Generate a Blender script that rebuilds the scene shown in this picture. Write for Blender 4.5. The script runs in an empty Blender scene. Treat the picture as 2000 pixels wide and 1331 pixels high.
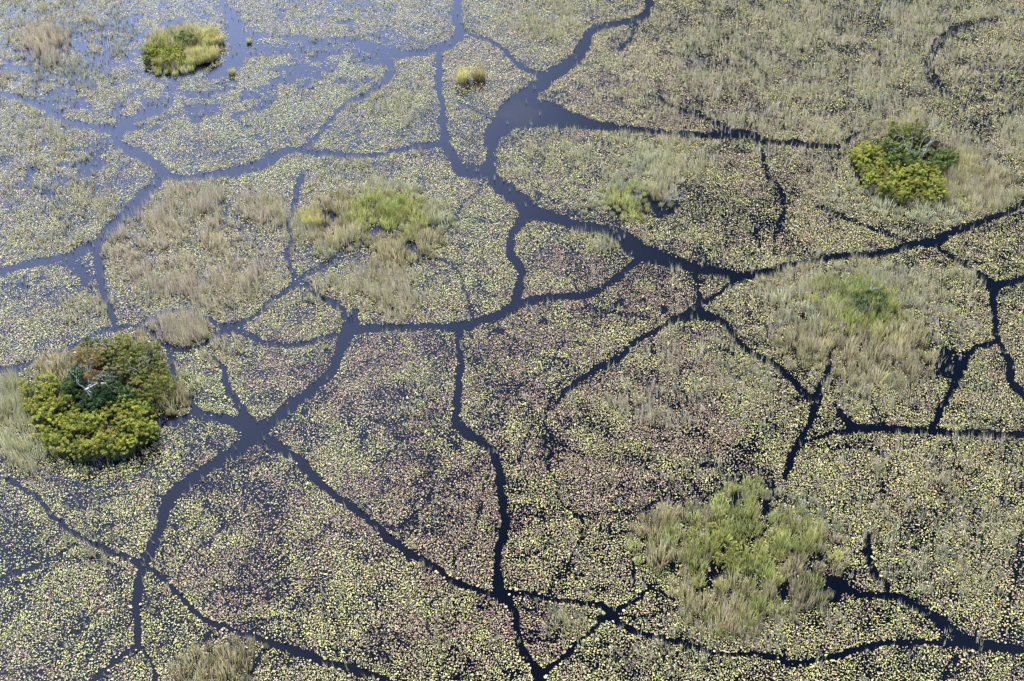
import bpy, math, random
import numpy as np
from mathutils import Vector, Matrix

random.seed(7)
RNG = np.random.default_rng(11)
R = math.radians
scene = bpy.context.scene
COL = scene.collection

# ------------------------------------------------------------------ camera
CAM_H, PITCH, LENS = 112.0, 38.0, 50.0
cam_d = bpy.data.cameras.new('camera')
cam_d.lens = LENS; cam_d.sensor_width = 36.0
cam_d.clip_start = 1.0; cam_d.clip_end = 20000.0
cam = bpy.data.objects.new('camera', cam_d)
cam.location = (0, 0, CAM_H)
cam.rotation_euler = (R(90 - PITCH), 0, 0)
COL.objects.link(cam)
scene.camera = cam

# ------------------------------------------------------------------ sky and sun
SUN_AZ, SUN_EL = -30.0, 57.0          # degrees; azimuth measured clockwise from +Y (away from camera)
world = bpy.data.worlds.new('World'); scene.world = world
world.use_nodes = True
wn = world.node_tree.nodes; wl = world.node_tree.links
sky = wn.new('ShaderNodeTexSky'); sky.sky_type = 'NISHITA'; sky.sun_disc = False
sky.sun_elevation = R(SUN_EL); sky.sun_rotation = R(SUN_AZ)
sky.altitude = 900; sky.air_density = 1.3; sky.dust_density = 1.0; sky.ozone_density = 3.0
# thin high haze, out of view, noise offset picked to brighten the water reflections
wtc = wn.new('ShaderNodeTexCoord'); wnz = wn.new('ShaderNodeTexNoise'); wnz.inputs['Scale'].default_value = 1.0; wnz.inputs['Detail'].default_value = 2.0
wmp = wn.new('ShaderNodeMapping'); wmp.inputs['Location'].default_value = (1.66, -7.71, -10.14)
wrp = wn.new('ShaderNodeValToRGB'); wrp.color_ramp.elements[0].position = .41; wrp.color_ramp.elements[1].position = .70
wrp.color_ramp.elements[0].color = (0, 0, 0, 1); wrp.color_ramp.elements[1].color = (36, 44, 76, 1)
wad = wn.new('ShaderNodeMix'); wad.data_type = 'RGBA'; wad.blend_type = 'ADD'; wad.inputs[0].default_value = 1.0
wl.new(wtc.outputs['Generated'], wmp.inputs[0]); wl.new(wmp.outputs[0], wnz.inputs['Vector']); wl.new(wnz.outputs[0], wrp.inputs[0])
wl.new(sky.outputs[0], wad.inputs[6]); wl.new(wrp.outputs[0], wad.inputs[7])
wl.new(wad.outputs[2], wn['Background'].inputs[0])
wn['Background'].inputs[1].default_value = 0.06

to_sun = Vector((math.sin(R(SUN_AZ)) * math.cos(R(SUN_EL)), math.cos(R(SUN_AZ)) * math.cos(R(SUN_EL)), math.sin(R(SUN_EL))))
sun_d = bpy.data.lights.new('sun', 'SUN')
sun_d.energy = 5.0; sun_d.angle = R(0.5); sun_d.color = (1.0, 0.93, 0.80)
sun = bpy.data.objects.new('sun', sun_d)
sun.rotation_euler = to_sun.to_track_quat('Z', 'Y').to_euler()
sun.location = (-60, 60, 150)
COL.objects.link(sun)

vs = scene.view_settings
vs.view_transform = 'Standard'; vs.look = 'None'; vs.exposure = 0.42; vs.gamma = 1.0
vs.use_curve_mapping = False

# ------------------------------------------------------------------ photo pixel <-> ground
FPX = 2000 * LENS / 36.0
cp, sp = math.cos(R(PITCH)), math.sin(R(PITCH))

def px2g(x, y, z=0.0):
    u = (np.asarray(x, float) - 1000.0) / FPX
    v = (np.asarray(y, float) - 665.5) / FPX
    dy = cp - v * sp
    dz = -sp - v * cp
    t = (z - CAM_H) / dz
    return u * t, dy * t

def g2px(X, Y, Z=0.0):
    dz = np.asarray(Z, float) - CAM_H
    w = Y * cp - dz * sp
    up = Y * sp + dz * cp
    return 1000.0 + FPX * X / w, 665.5 - FPX * up / w

# ------------------------------------------------------------------ noise
def _hash(ix, iy, seed):
    h = (ix.astype(np.int64) * 374761393 + iy.astype(np.int64) * 668265263 + seed * 1442695041) & 0x7fffffff
    h = ((h ^ (h >> 13)) * 1274126177) & 0x7fffffff
    h = (h ^ (h >> 16)) & 0xffffff
    return h / float(0xffffff)

def vnoise(x, y, seed):
    ix = np.floor(x); iy = np.floor(y)
    fx = x - ix; fy = y - iy
    fx = fx * fx * (3 - 2 * fx); fy = fy * fy * (3 - 2 * fy)
    a = _hash(ix, iy, seed); b = _hash(ix + 1, iy, seed)
    c = _hash(ix, iy + 1, seed); d = _hash(ix + 1, iy + 1, seed)
    return (a * (1 - fx) + b * fx) * (1 - fy) + (c * (1 - fx) + d * fx) * fy

def fbm(x, y, seed, octv=3):
    s = 0; a = 0.5; t = 0
    for o in range(octv):
        s = s + a * vnoise(x * 2 ** o, y * 2 ** o, seed + o * 17); t += a; a *= 0.55
    return s / t

# ------------------------------------------------------------------ map of the open-water channels and of strips cleared as island shadow (plan traced as x, y, width in photo pixels)
CH = []
def ch(pts, openness=1.0):
    CH.append((pts, openness))

ch([(-5,532,12),(60,516,16),(120,505,20),(175,485,26),(215,450,28),(260,405,30),(300,362,25),(315,335,28),(272,303,24),(226,278,20),(221,255,20),(140,242,14),(98,217,12),(35,190,14),(-5,184,12)])
ch([(226,275,17),(246,243,24),(290,222,18),(330,205,14),(336,175,11),(345,150,18)], .9)
ch([(315,338,25),(343,347,15),(420,343,18),(507,322,23),(560,295,18),(612,297,14),(700,305,10),(760,297,9),(820,285,13),(868,280,18)])
ch([(600,285,12),(614,272,12),(640,241,10),(665,213,11),(690,196,12),(722,181,12),(750,157,17),(765,138,21),(750,112,27)], .95)
ch([(700,85,21),(745,100,25),(765,106,20),(800,105,18),(838,100,16),(865,88,18)], .97)
ch([(893,-5,22),(891,35,22),(899,63,22),(880,88,22),(861,104,18),(856,157,16),(864,210,16),(867,250,18),(868,275,22),(882,302,24),(898,329,28),(932,338,34),(955,332,30)])
ch([(902,63,8),(954,80,8),(986,101,10),(1014,130,12),(1042,143,14),(1060,152,20)])
ch([(1269,-5,15),(1262,24,17),(1241,38,15),(1192,49,16),(1154,61,18),(1140,91,26),(1115,122,28),(1070,154,32),(1028,189,36),(1002,215,56),(980,245,52),(958,269,32),(960,297,22),(954,332,28),(972,360,34),(1007,385,38),(1042,413,38),(1087,427,28),(1122,440,24),(1175,447,24),(1210,461,34),(1238,482,42),(1265,498,36),(1315,512,26),(1352,524,22),(1405,533,20),(1440,540,20),(1457,540,18),(1510,531,16),(1545,517,13),(1597,509,12),(1650,500,12),(1720,495,14),(1790,476,16),(1825,474,18),(1860,453,17),(1930,430,12),(1985,405,12),(2004,392,12)])
ch([(1241,38,12),(1231,73,10),(1212,98,9)], .85)
ch([(1035,212,48),(1085,226,48),(1130,238,34),(1170,246,18),(1220,251,14),(1300,261,11),(1390,266,14),(1425,262,20),(1468,266,19),(1496,277,14),(1562,281,14),(1640,288,9)])
ch([(1000,232,50),(1050,228,46),(1100,236,34)])
ch([(1265,185,9),(1317,210,8),(1363,224,9),(1405,245,11),(1430,259,14)], .75)
ch([(1437,95,6),(1470,125,8),(1495,148,8)], .85)
ch([(1950,38,8),(1915,44,12),(1877,52,16),(1846,73,20),(1828,91,20),(1814,115,18),(1811,140,22),(1825,160,24),(1850,180,16)], .78)
ch([(1489,285,8),(1491,325,9),(1503,350,9),(1520,367,11),(1529,402,12),(1524,441,12),(1510,470,7)], .8)
ch([(1597,402,9),(1636,420,9),(1685,441,9),(1730,455,9),(1768,470,10)], .8)
ch([(1828,482,9),(1870,508,9),(1900,530,11),(1925,546,16),(1942,560,22),(1990,548,15),(2004,545,14)])
ch([(1942,560,18),(1942,585,16),(1940,612,14),(1947,660,14),(1972,710,15),(1979,750,16),(2004,778,16)])
ch([(1945,668,10),(1902,682,12),(1872,725,24),(1856,766,18),(1835,804,17),(1818,838,14)], .95)
ch([(1629,794,9),(1650,815,11),(1671,836,18),(1720,838,15),(1790,841,15),(1850,845,15),(1920,848,14),(2004,850,12)])
ch([(1671,838,14),(1615,850,9),(1576,860,7)], .95)
ch([(1360,612,24),(1415,630,10),(1436,661,11),(1461,686,13),(1503,706,10),(1534,731,13),(1559,759,15),(1580,775,18),(1596,780,22),(1589,804,15),(1576,836,14),(1559,867,17),(1545,892,15),(1534,932,12)])
ch([(1594,778,16),(1600,757,13),(1615,731,11),(1618,700,16),(1622,668,16)], .97)
ch([(1440,545,12),(1415,566,9),(1394,580,10),(1368,592,12)])
ch([(1358,532,12),(1362,565,10),(1366,598,18),(1350,613,26),(1315,626,13),(1280,647,10),(1238,668,10),(1210,696,12),(1157,727,14),(1105,762,12),(1084,792,9)])
ch([(1084,792,9),(1055,815,9),(1040,835,10),(1020,880,8),(1010,910,6)], .6)
ch([(1245,512,12),(1203,545,11),(1168,566,13),(1140,577,15),(1087,580,14),(1021,591,20),(1000,601,26),(965,619,20),(923,633,20),(895,640,22),(842,638,15),(790,640,15),(720,642,20),(678,645,28)])
ch([(1140,585,12),(1150,600,10),(1192,612,12),(1262,619,10)], .6)
ch([(1030,425,20),(1017,433,18),(998,461,16),(997,496,19),(1013,521,18),(1017,545,18),(1010,570,18),(1003,595,18)])
ch([(895,640,16),(896,665,15),(897,710,15),(893,762,17),(891,797,19),(896,832,24),(926,857,20),(960,880,20),(974,922,19),(979,968,20),(985,1020,20),(976,1066,18),(972,1115,18),(976,1153,24),(996,1180,18),(1010,1220,15),(1016,1262,15),(1036,1292,20),(1056,1325,28),(1056,1340,28)])
ch([(1060,1318,14),(1074,1308,12),(1101,1283,12),(1129,1255,10),(1160,1228,10),(1176,1212,9),(1200,1200,12)])
ch([(996,1158,10),(1035,1161,9),(1098,1174,10),(1157,1179,12),(1192,1195,18),(1213,1220,14),(1245,1237,11),(1297,1248,11),(1370,1265,9),(1415,1279,11),(1464,1276,10),(1552,1297,15),(1597,1290,12),(1650,1279,13),(1692,1262,11),(1748,1255,11),(1825,1255,14),(1880,1256,26)], .95)
ch([(1203,1195,13),(1241,1171,12),(1273,1143,11)], .9)
ch([(2004,1269,15),(1947,1265,22),(1895,1255,24),(1842,1220,20),(1790,1185,18),(1748,1167,18),(1702,1164,13),(1667,1160,14),(1620,1132,22)])
ch([(1734,1152,12),(1702,1111,13),(1695,1080,18),(1697,1045,12)], .95)
ch([(1996,1045,14),(1986,1115,14),(1975,1167,15),(1961,1220,14),(1955,1250,14)], .6)
ch([(1895,1276,12),(1860,1293,12),(1839,1335,12)], .75)
ch([(690,612,24),(682,642,34),(666,677,24),(647,727,22),(595,773,22),(546,811,23),(500,845,36),(472,874,28),(420,905,24),(367,943,24),(329,978,28),(315,1027,26),(297,1069,22),(280,1101,26),(271,1136,22),(266,1185,19),(268,1237,18),(262,1265,18),(238,1283,12),(210,1304,11),(180,1332,12)])
ch([(266,1262,12),(290,1282,9),(301,1310,9),(300,1335,9)], .85)
ch([(505,850,34),(542,873,22),(577,895,20),(612,930,20),(647,965,16),(681,987,17),(720,1017,17),(762,1055,17),(800,1080,15),(846,1108,15),(888,1136,14),(947,1157,13),(976,1170,20)])
ch([(285,1106,12),(300,1116,9),(325,1136,11),(346,1160,11),(378,1195,13),(420,1220,13),(483,1241,11),(525,1255,17),(577,1272,14),(630,1293,15),(700,1311,14),(770,1335,10)])
ch([(525,1258,12),(500,1297,12),(480,1335,12)], .8)
ch([(-5,928,11),(35,947,11),(80,982,11),(115,1020,12),(157,1052,14),(182,1062,15),(224,1080,12),(273,1103,14)], .97)
ch([(160,1058,7),(133,1073,7),(94,1094,8),(45,1115,11),(-5,1131,13)], .9)
ch([(182,1048,6),(198,1036,6),(215,1022,5)], .95)
ch([(192,465,18),(191,500,20),(194,535,20),(203,577,18),(218,612,18),(222,640,14)])
ch([(222,640,12),(196,647,9),(157,671,9),(110,690,8),(70,706,13),(35,720,17),(-5,725,15)], .95)
ch([(222,638,10),(250,637,8),(290,647,9),(315,668,13),(332,684,15),(338,720,12),(348,748,9)], .92)
ch([(374,766,9),(379,797,14),(390,812,22),(430,818,24),(470,830,30),(498,846,40)], .96)
ch([(379,805,16),(350,822,16),(312,825,26),(292,850,34),(250,882,38),(180,899,32),(120,888,18)], .97)  # open water widened along the island foot, standing in for its dark shadow
ch([(332,682,13),(367,683,11),(402,671,10),(437,645,15)], .9)
ch([(270,632,8),(290,626,8),(322,608,8),(364,605,7),(402,622,8),(437,636,14),(455,641,20),(490,622,9),(525,594,9),(549,573,12),(574,556,15),(586,545,20)], .92)
ch([(448,645,18),(490,654,14),(511,668,13),(542,675,11),(595,671,11),(630,661,11),(668,652,14)], .92)
ch([(590,345,14),(577,385,16),(567,430,14),(567,465,11),(563,500,11),(567,528,12),(583,549,22),(609,566,13),(630,584,12),(658,598,18),(675,619,24),(684,640,28)], .93)
ch([(593,540,12),(630,521,13),(665,497,17),(700,475,16),(730,455,14)], .86)
ch([(416,696,9),(434,717,12),(441,745,14),(458,780,19),(476,808,26),(496,840,34)])
ch([(793,490,12),(830,500,11),(860,507,8),(895,528,7),(905,563,6),(914,587,6),(922,622,7)], .8)
ch([(881,455,9),(902,402,8),(926,385,8),(950,345,10)], .6)
ch([(590,425,26),(625,435,26),(650,425,20)], .8)
ch([(206,55,12),(208,105,12)], .8)
ch([(430,-5,12),(452,40,30),(468,85,48),(450,130,34),(410,150,20)], .94)
ch([(470,100,40),(540,92,18),(640,92,16),(720,88,18)], .7)
ch([(345,150,24),(300,150,20),(262,135,18),(255,110,12)], .7)
ch([(1650,275,10),(1700,255,12),(1730,240,8)], .7)
ch([(1190,400,26),(1250,405,34),(1320,402,22)], .55)
ch([(1095,420,26),(1160,420,26),(1210,430,26)], .6)
ch([(1437,985,18),(1440,950,14)], .9)
ch([(1497,1000,20),(1505,950,18)], .9)
ch([(1480,480,10),(1475,430,8),(1470,390,8)], .45)
ch([(1235,1090,7),(1238,1150,8)], .8)
ch([(1120,1010,8),(1200,1000,10),(1260,1005,9)], .6)
ch([(770,1090,5),(790,1020,5)], .4)
ch([(272,100,12),(300,124,18),(340,143,20),(385,136,16),(425,108,12)], .95)  # dark water cleared along the small island's near edge, drawn as its shadow
ch([(1664,315,10),(1690,365,12),(1715,388,14),(1738,398,24),(1755,400,12)], .95)  # strip cleared of pads to draw the right island's shade
ch([(700,453,10),(735,450,14),(748,455,10)], .9)
ch([(640,420,24),(658,425,18)], .95)
ch([(832,440,14),(862,446,16)], .92)
ch([(793,476,20),(812,492,14)], .95)
ch([(1525,1152,16),(1532,1162,16)], .9)
ch([(1306,1098,12),(1316,1110,12)], .85)
ch([(1391,1105,12),(1391,1124,14)], .95)
ch([(1248,385,22),(1290,388,26)], .95)

OX, OY, WM, HM = 260, 200, 2520, 1720      # map offset and size
def catmull(pts):
    P = np.array(pts, float)
    if len(P) < 3:
        n = 6; t = np.linspace(0, 1, n)[:, None]
        return P[0] * (1 - t) + P[1] * t
    E = np.vstack([2 * P[0] - P[1], P, 2 * P[-1] - P[-2]])
    out = []
    for i in range(1, len(E) - 2):
        p0, p1, p2, p3 = E[i - 1], E[i], E[i + 1], E[i + 2]
        for t in (0, .25, .5, .75):
            out.append(.5 * ((2 * p1) + (-p0 + p2) * t + (2 * p0 - 5 * p1 + 4 * p2 - p3) * t * t + (-p0 + 3 * p1 - 3 * p2 + p3) * t ** 3))
    out.append(E[-2])
    return np.array(out)

CHM = np.zeros((HM, WM), np.float32)
def extend(pts):
    pts = list(pts)
    for end in (0, -1):
        x, y, w = pts[end]
        if x < 0 or x > 2000 or y < 0 or y > 1331:
            q = pts[1 if end == 0 else -2]
            dx, dy = x - q[0], y - q[1]; L = math.hypot(dx, dy) or 1
            ext = [(x + dx / L * s, y + dy / L * s, w) for s in (90, 190, 300)]
            pts = (ext[::-1] + pts) if end == 0 else (pts + ext)
    return pts
for pts, op in CH:
    C = catmull(extend(pts))
    for a, b in zip(C[:-1], C[1:]):
        m = max(a[2], b[2]) / 2 + 8
        x0 = int(max(0, min(a[0], b[0]) - m + OX)); x1 = int(min(WM, max(a[0], b[0]) + m + OX + 1))
        y0 = int(max(0, min(a[1], b[1]) - m + OY)); y1 = int(min(HM, max(a[1], b[1]) + m + OY + 1))
        if x1 <= x0 or y1 <= y0: continue
        gx, gy = np.meshgrid(np.arange(x0, x1) - OX, np.arange(y0, y1) - OY)
        d = b[:2] - a[:2]; L2 = max(1e-6, d @ d)
        t = np.clip(((gx - a[0]) * d[0] + (gy - a[1]) * d[1]) / L2, 0, 1)
        dist = np.hypot(gx - a[0] - t * d[0], gy - a[1] - t * d[1])
        w = (a[2] + (b[2] - a[2]) * t) * .43 + 0.6
        v = np.clip((w - dist) / 4.0 + .5, 0, 1) * op
        CHM[y0:y1, x0:x1] = np.maximum(CHM[y0:y1, x0:x1], v)

def chan(px, py):
    ix = np.clip((px + OX).astype(int), 0, WM - 1); iy = np.clip((py + OY).astype(int), 0, HM - 1)
    return CHM[iy, ix]

def ell(px, py, L, base=0.0, mode='max'):
    out = np.full(px.shape, base, np.float32)
    for (cx, cy, rx, ry, v) in L:
        r = np.sqrt(((px - cx) / rx) ** 2 + ((py - cy) / ry) ** 2)
        f = np.clip((1.25 - r) / .55, 0, 1) * 1.0
        f = f * f * (3 - 2 * f)
        out = out * (1 - f) + v * f
    return out

def inpoly(px, py, poly):
    px = np.asarray(px, float); py = np.asarray(py, float)
    c = np.zeros(px.shape, bool); n = len(poly); j = n - 1
    for i in range(n):
        xi, yi = poly[i]; xj, yj = poly[j]
        k = ((yi > py) != (yj > py)) & (px < (xj - xi) * (py - yi) / ((yj - yi) or 1e-9) + xi)
        c ^= k; j = i
    return c

# ------------------------------------------------------------------ materials
def mat_new(name):
    m = bpy.data.materials.new(name); m.use_nodes = True
    nt = m.node_tree; nt.nodes.clear()
    return m, nt
def leaf_mat(name, rough=.5, transl=.25, spec=.4, vary=.0, hue=.0):
    m, nt = mat_new(name); N = nt.nodes; Lk = nt.links
    out = N.new('ShaderNodeOutputMaterial'); pb = N.new('ShaderNodeBsdfPrincipled')
    at = N.new('ShaderNodeAttribute'); at.attribute_name = 'Col'
    colout = at.outputs['Color']
    if vary > 0:
        oi = N.new('ShaderNodeObjectInfo')
        mr = N.new('ShaderNodeMapRange'); mr.inputs[3].default_value = 1 - vary; mr.inputs[4].default_value = 1 + vary
        Lk.new(oi.outputs['Random'], mr.inputs[0])
        mh = N.new('ShaderNodeMath'); mh.operation = 'MULTIPLY'; mh.inputs[1].default_value = 7.31
        fr = N.new('ShaderNodeMath'); fr.operation = 'FRACT'
        m2 = N.new('ShaderNodeMapRange'); m2.inputs[3].default_value = .5 - hue; m2.inputs[4].default_value = .5 + hue
        Lk.new(oi.outputs['Random'], mh.inputs[0]); Lk.new(mh.outputs[0], fr.inputs[0]); Lk.new(fr.outputs[0], m2.inputs[0])
        hs = N.new('ShaderNodeHueSaturation')
        Lk.new(m2.outputs[0], hs.inputs['Hue']); Lk.new(mr.outputs[0], hs.inputs['Value']); Lk.new(colout, hs.inputs['Color'])
        colout = hs.outputs['Color']
    Lk.new(colout, pb.inputs['Base Color'])
    pb.inputs['Roughness'].default_value = rough
    pb.inputs['Specular IOR Level'].default_value = spec
    if transl > 0:
        tr = N.new('ShaderNodeBsdfTranslucent'); mx = N.new('ShaderNodeMixShader'); mx.inputs[0].default_value = transl
        Lk.new(colout, tr.inputs['Color']); Lk.new(pb.outputs[0], mx.inputs[1]); Lk.new(tr.outputs[0], mx.inputs[2])
        Lk.new(mx.outputs[0], out.inputs[0])
    else:
        Lk.new(pb.outputs[0], out.inputs[0])
    return m

M_PAD = leaf_mat('lily_leaf', .55, .0, .22)
M_GRASS = leaf_mat('marsh_grass_blade', .6, .3, .25)
M_REED = leaf_mat('reed_blade', .6, .3, .25, .26, .014)
M_PAP = leaf_mat('papyrus_leaf', .6, .35, .2, .2, .01)
M_LEAF = leaf_mat('shrub_leaf', .5, .3, .3, .15, .015)

def bark_mat(name, c1, c2, scale=6):
    m, nt = mat_new(name); N = nt.nodes; Lk = nt.links
    out = N.new('ShaderNodeOutputMaterial'); pb = N.new('ShaderNodeBsdfPrincipled')
    tc = N.new('ShaderNodeTexCoord'); nz = N.new('ShaderNodeTexNoise'); nz.inputs['Scale'].default_value = scale; nz.inputs['Detail'].default_value = 5
    cr = N.new('ShaderNodeValToRGB'); cr.color_ramp.elements[0].color = (*c1, 1); cr.color_ramp.elements[1].color = (*c2, 1)
    cr.color_ramp.elements[0].position = .35; cr.color_ramp.elements[1].position = .65
    bp = N.new('ShaderNodeBump'); bp.inputs['Strength'].default_value = .4; bp.inputs['Distance'].default_value = .03
    Lk.new(tc.outputs['Object'], nz.inputs['Vector']); Lk.new(nz.outputs[0], cr.inputs[0]); Lk.new(cr.outputs[0], pb.inputs['Base Color'])
    Lk.new(nz.outputs[0], bp.inputs['Height']); Lk.new(bp.outputs[0], pb.inputs['Normal'])
    pb.inputs['Roughness'].default_value = .9; pb.inputs['Specular IOR Level'].default_value = .1; Lk.new(pb.outputs[0], out.inputs[0])
    return m
M_DEAD = bark_mat('bleached_wood', (.42, .39, .36), (.68, .65, .62))
M_BARK = bark_mat('brown_bark', (.07, .055, .04), (.16, .125, .09))
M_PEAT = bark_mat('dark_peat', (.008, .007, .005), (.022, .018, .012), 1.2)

def water_mat():
    m, nt = mat_new('marsh_water'); N = nt.nodes; Lk = nt.links
    out = N.new('ShaderNodeOutputMaterial'); pb = N.new('ShaderNodeBsdfPrincipled')
    pb.inputs['Roughness'].default_value = .06; pb.inputs['IOR'].default_value = 1.333
    tc = N.new('ShaderNodeTexCoord'); nz = N.new('ShaderNodeTexNoise'); nz.inputs['Scale'].default_value = .05; nz.inputs['Detail'].default_value = 4
    cr = N.new('ShaderNodeValToRGB'); cr.color_ramp.elements[0].color = (.0002, .0010, .0035, 1); cr.color_ramp.elements[1].color = (.0005, .0016, .0055, 1)
    Lk.new(tc.outputs['Object'], nz.inputs['Vector']); Lk.new(nz.outputs[0], cr.inputs[0]); Lk.new(cr.outputs[0], pb.inputs['Base Color'])
    # pale brown silt showing through the shallow pool
    sx, sy = px2g(1015, 222)
    mp = N.new('ShaderNodeMapping'); mp.vector_type = 'POINT'; mp.inputs['Location'].default_value = (-float(sx) / 4.5, -float(sy) / 4.5, 0); mp.inputs['Scale'].default_value = (1 / 4.5, 1 / 4.5, 1)
    ln = N.new('ShaderNodeVectorMath'); ln.operation = 'LENGTH'; sn = N.new('ShaderNodeTexNoise'); sn.inputs['Scale'].default_value = .35; sn.inputs['Detail'].default_value = 5
    ad = N.new('ShaderNodeMath'); ad.operation = 'ADD'; sr = N.new('ShaderNodeMapRange'); sr.inputs[1].default_value = .95; sr.inputs[2].default_value = 1.5; sr.inputs[3].default_value = 1; sr.inputs[4].default_value = 0
    mxs = N.new('ShaderNodeMix'); mxs.data_type = 'RGBA'; mxs.inputs[7].default_value = (.009, .007, .006, 1)
    Lk.new(tc.outputs['Object'], mp.inputs[0]); Lk.new(mp.outputs[0], ln.inputs[0]); Lk.new(tc.outputs['Object'], sn.inputs['Vector'])
    Lk.new(ln.outputs['Value'], ad.inputs[0]); Lk.new(sn.outputs[0], ad.inputs[1]); Lk.new(ad.outputs[0], sr.inputs[0])
    Lk.new(sr.outputs[0], mxs.inputs[0]); Lk.new(cr.outputs[0], mxs.inputs[6]); Lk.new(mxs.outputs[2], pb.inputs['Base Color'])
    rz = N.new('ShaderNodeTexNoise'); rz.inputs['Scale'].default_value = 1.3; rz.inputs['Detail'].default_value = 3
    bp = N.new('ShaderNodeBump'); bp.inputs['Strength'].default_value = .05; bp.inputs['Distance'].default_value = .05
    Lk.new(tc.outputs['Object'], rz.inputs['Vector']); Lk.new(rz.outputs[0], bp.inputs['Height']); Lk.new(bp.outputs[0], pb.inputs['Normal'])
    Lk.new(pb.outputs[0], out.inputs[0])
    return m
M_WATER = water_mat()

# ------------------------------------------------------------------ mesh helpers
def build_mesh(name, verts, faces_list, mat, cols=None, smooth=False):
    """faces_list: list of (n,k) int arrays"""
    me = bpy.data.meshes.new(name)
    verts = np.ascontiguousarray(verts, np.float32)
    me.vertices.add(len(verts)); me.vertices.foreach_set('co', verts.ravel())
    nl = sum(f.size for f in faces_list); nf = sum(len(f) for f in faces_list)
    me.loops.add(nl); me.loops.foreach_set('vertex_index', np.concatenate([f.ravel() for f in faces_list]).astype(np.int32))
    me.polygons.add(nf)
    tot = np.concatenate([np.full(len(f), f.shape[1], np.int32) for f in faces_list])
    st = np.concatenate([[0], np.cumsum(tot)[:-1]]).astype(np.int32)
    me.polygons.foreach_set('loop_start', st)
    if smooth: me.polygons.foreach_set('use_smooth', np.ones(nf, bool))
    me.update(calc_edges=True)
    if cols is not None:
        a = me.color_attributes.new('Col', 'FLOAT_COLOR', 'POINT')
        c4 = np.ones((len(verts), 4), np.float32); c4[:, :3] = cols
        a.data.foreach_set('color', c4.ravel())
    me.materials.append(mat)
    return me

def link(name, me, parent=None, loc=None):
    o = bpy.data.objects.new(name, me); COL.objects.link(o)
    if parent is not None: o.parent = parent
    if loc is not None: o.location = loc
    return o
def tag(o, label, cat, group=None, kind=None):
    if label: o['label'] = label
    if cat: o['category'] = cat
    if group: o['group'] = group
    if kind: o['kind'] = kind
    return o
def empty(name, loc=(0, 0, 0)):
    o = bpy.data.objects.new(name, None); o.empty_display_size = .3; COL.objects.link(o); o.location = loc
    return o

def blades(base, h, w, ldir, lean, curve, cb, ct, rng):
    """bent blades: base (n,3), height, width, lean direction, lean, curl, base and tip colours"""
    n = len(base)
    o = rng.uniform(0, np.pi, n)
    side = np.stack([np.cos(o), np.sin(o), np.zeros(n)], 1) * (w / 2)[:, None]
    d = np.stack([np.cos(ldir), np.sin(ldir), np.zeros(n)], 1)
    up = np.array([0, 0, 1.0])
    mid = base + d * (h * lean * .5)[:, None] + up * (h * .58)[:, None]
    tip = base + d * (h * (lean + curve))[:, None] + up * (h * np.sqrt(np.clip(1 - (lean + curve) ** 2, .2, 1)))[:, None]
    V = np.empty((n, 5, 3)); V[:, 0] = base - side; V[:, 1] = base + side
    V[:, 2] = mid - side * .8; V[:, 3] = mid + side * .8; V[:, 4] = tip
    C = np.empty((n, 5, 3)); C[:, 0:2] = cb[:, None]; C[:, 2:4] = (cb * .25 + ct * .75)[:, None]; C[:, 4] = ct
    i = (np.arange(n) * 5)[:, None]
    return V.reshape(-1, 3), [i + np.array([[0, 1, 3, 2]]), i + np.array([[2, 3, 4]])], C.reshape(-1, 3)

def pick(rng, n, table):
    cols = np.array([t[0] for t in table], float); p = np.array([t[1] for t in table], float); p /= p.sum()
    return cols[rng.choice(len(cols), n, p=p)]

# ------------------------------------------------------------------ water
def water():
    s = 6000
    v = np.array([(-s, -800, 0), (s, -800, 0), (s, 9000, 0), (-s, 9000, 0)], float)
    o = link('water', build_mesh('water', v, [np.array([[0, 1, 2, 3]])], M_WATER))
    o['kind'] = 'structure'; o['label'] = 'still dark blue marsh water with sky reflections between the plants'
water()

# ------------------------------------------------------------------ islands of peat (canopy outlines in photo pixels)
def Z(poly, ox, oy, s):
    return [(ox + x / s, oy + y / s) for x, y in poly]
I1 = dict(o=(40, 620, 4.589)); I4 = dict(o=(1620, 210, 5.263)); I3 = dict(o=(240, 20, 8.333)); I5 = dict(o=(560, 330, 5.882))
z1 = lambda p: Z(p, 40, 620, 4.589)
z4 = lambda p: Z(p, 1620, 210, 5.263)
z3 = lambda p: Z(p, 240, 20, 8.333)
z5 = lambda p: Z(p, 560, 330, 5.882)
z6 = lambda p: Z(p, 1120, 250, 6.65)
t6 = lambda p: Z(p, 1300, 430, 2.857)
t9 = lambda p: Z(p, 1300, 870, 2.857)
t7 = lambda p: Z(p, 0, 870, 2.857)

ISLANDS = {
 'left': z1([(90,680),(260,560),(420,380),(620,260),(900,240),(1180,330),(1290,520),(1330,700),(1180,860),(1160,1010),(1040,1150),(880,1230),(600,1280),(400,1260),(240,1160),(130,1000),(80,850)]),
 'right': z4([(260,520),(480,420),(620,300),(900,280),(1150,360),(1330,480),(1330,620),(1200,760),(1150,900),(950,940),(700,930),(520,850),(380,720),(290,620)]),
 'top': z3([(330,720),(500,560),(700,400),(1000,330),(1350,350),(1550,470),(1540,620),(1450,740),(1150,830),(980,900),(700,900),(480,830)]),
}
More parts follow.
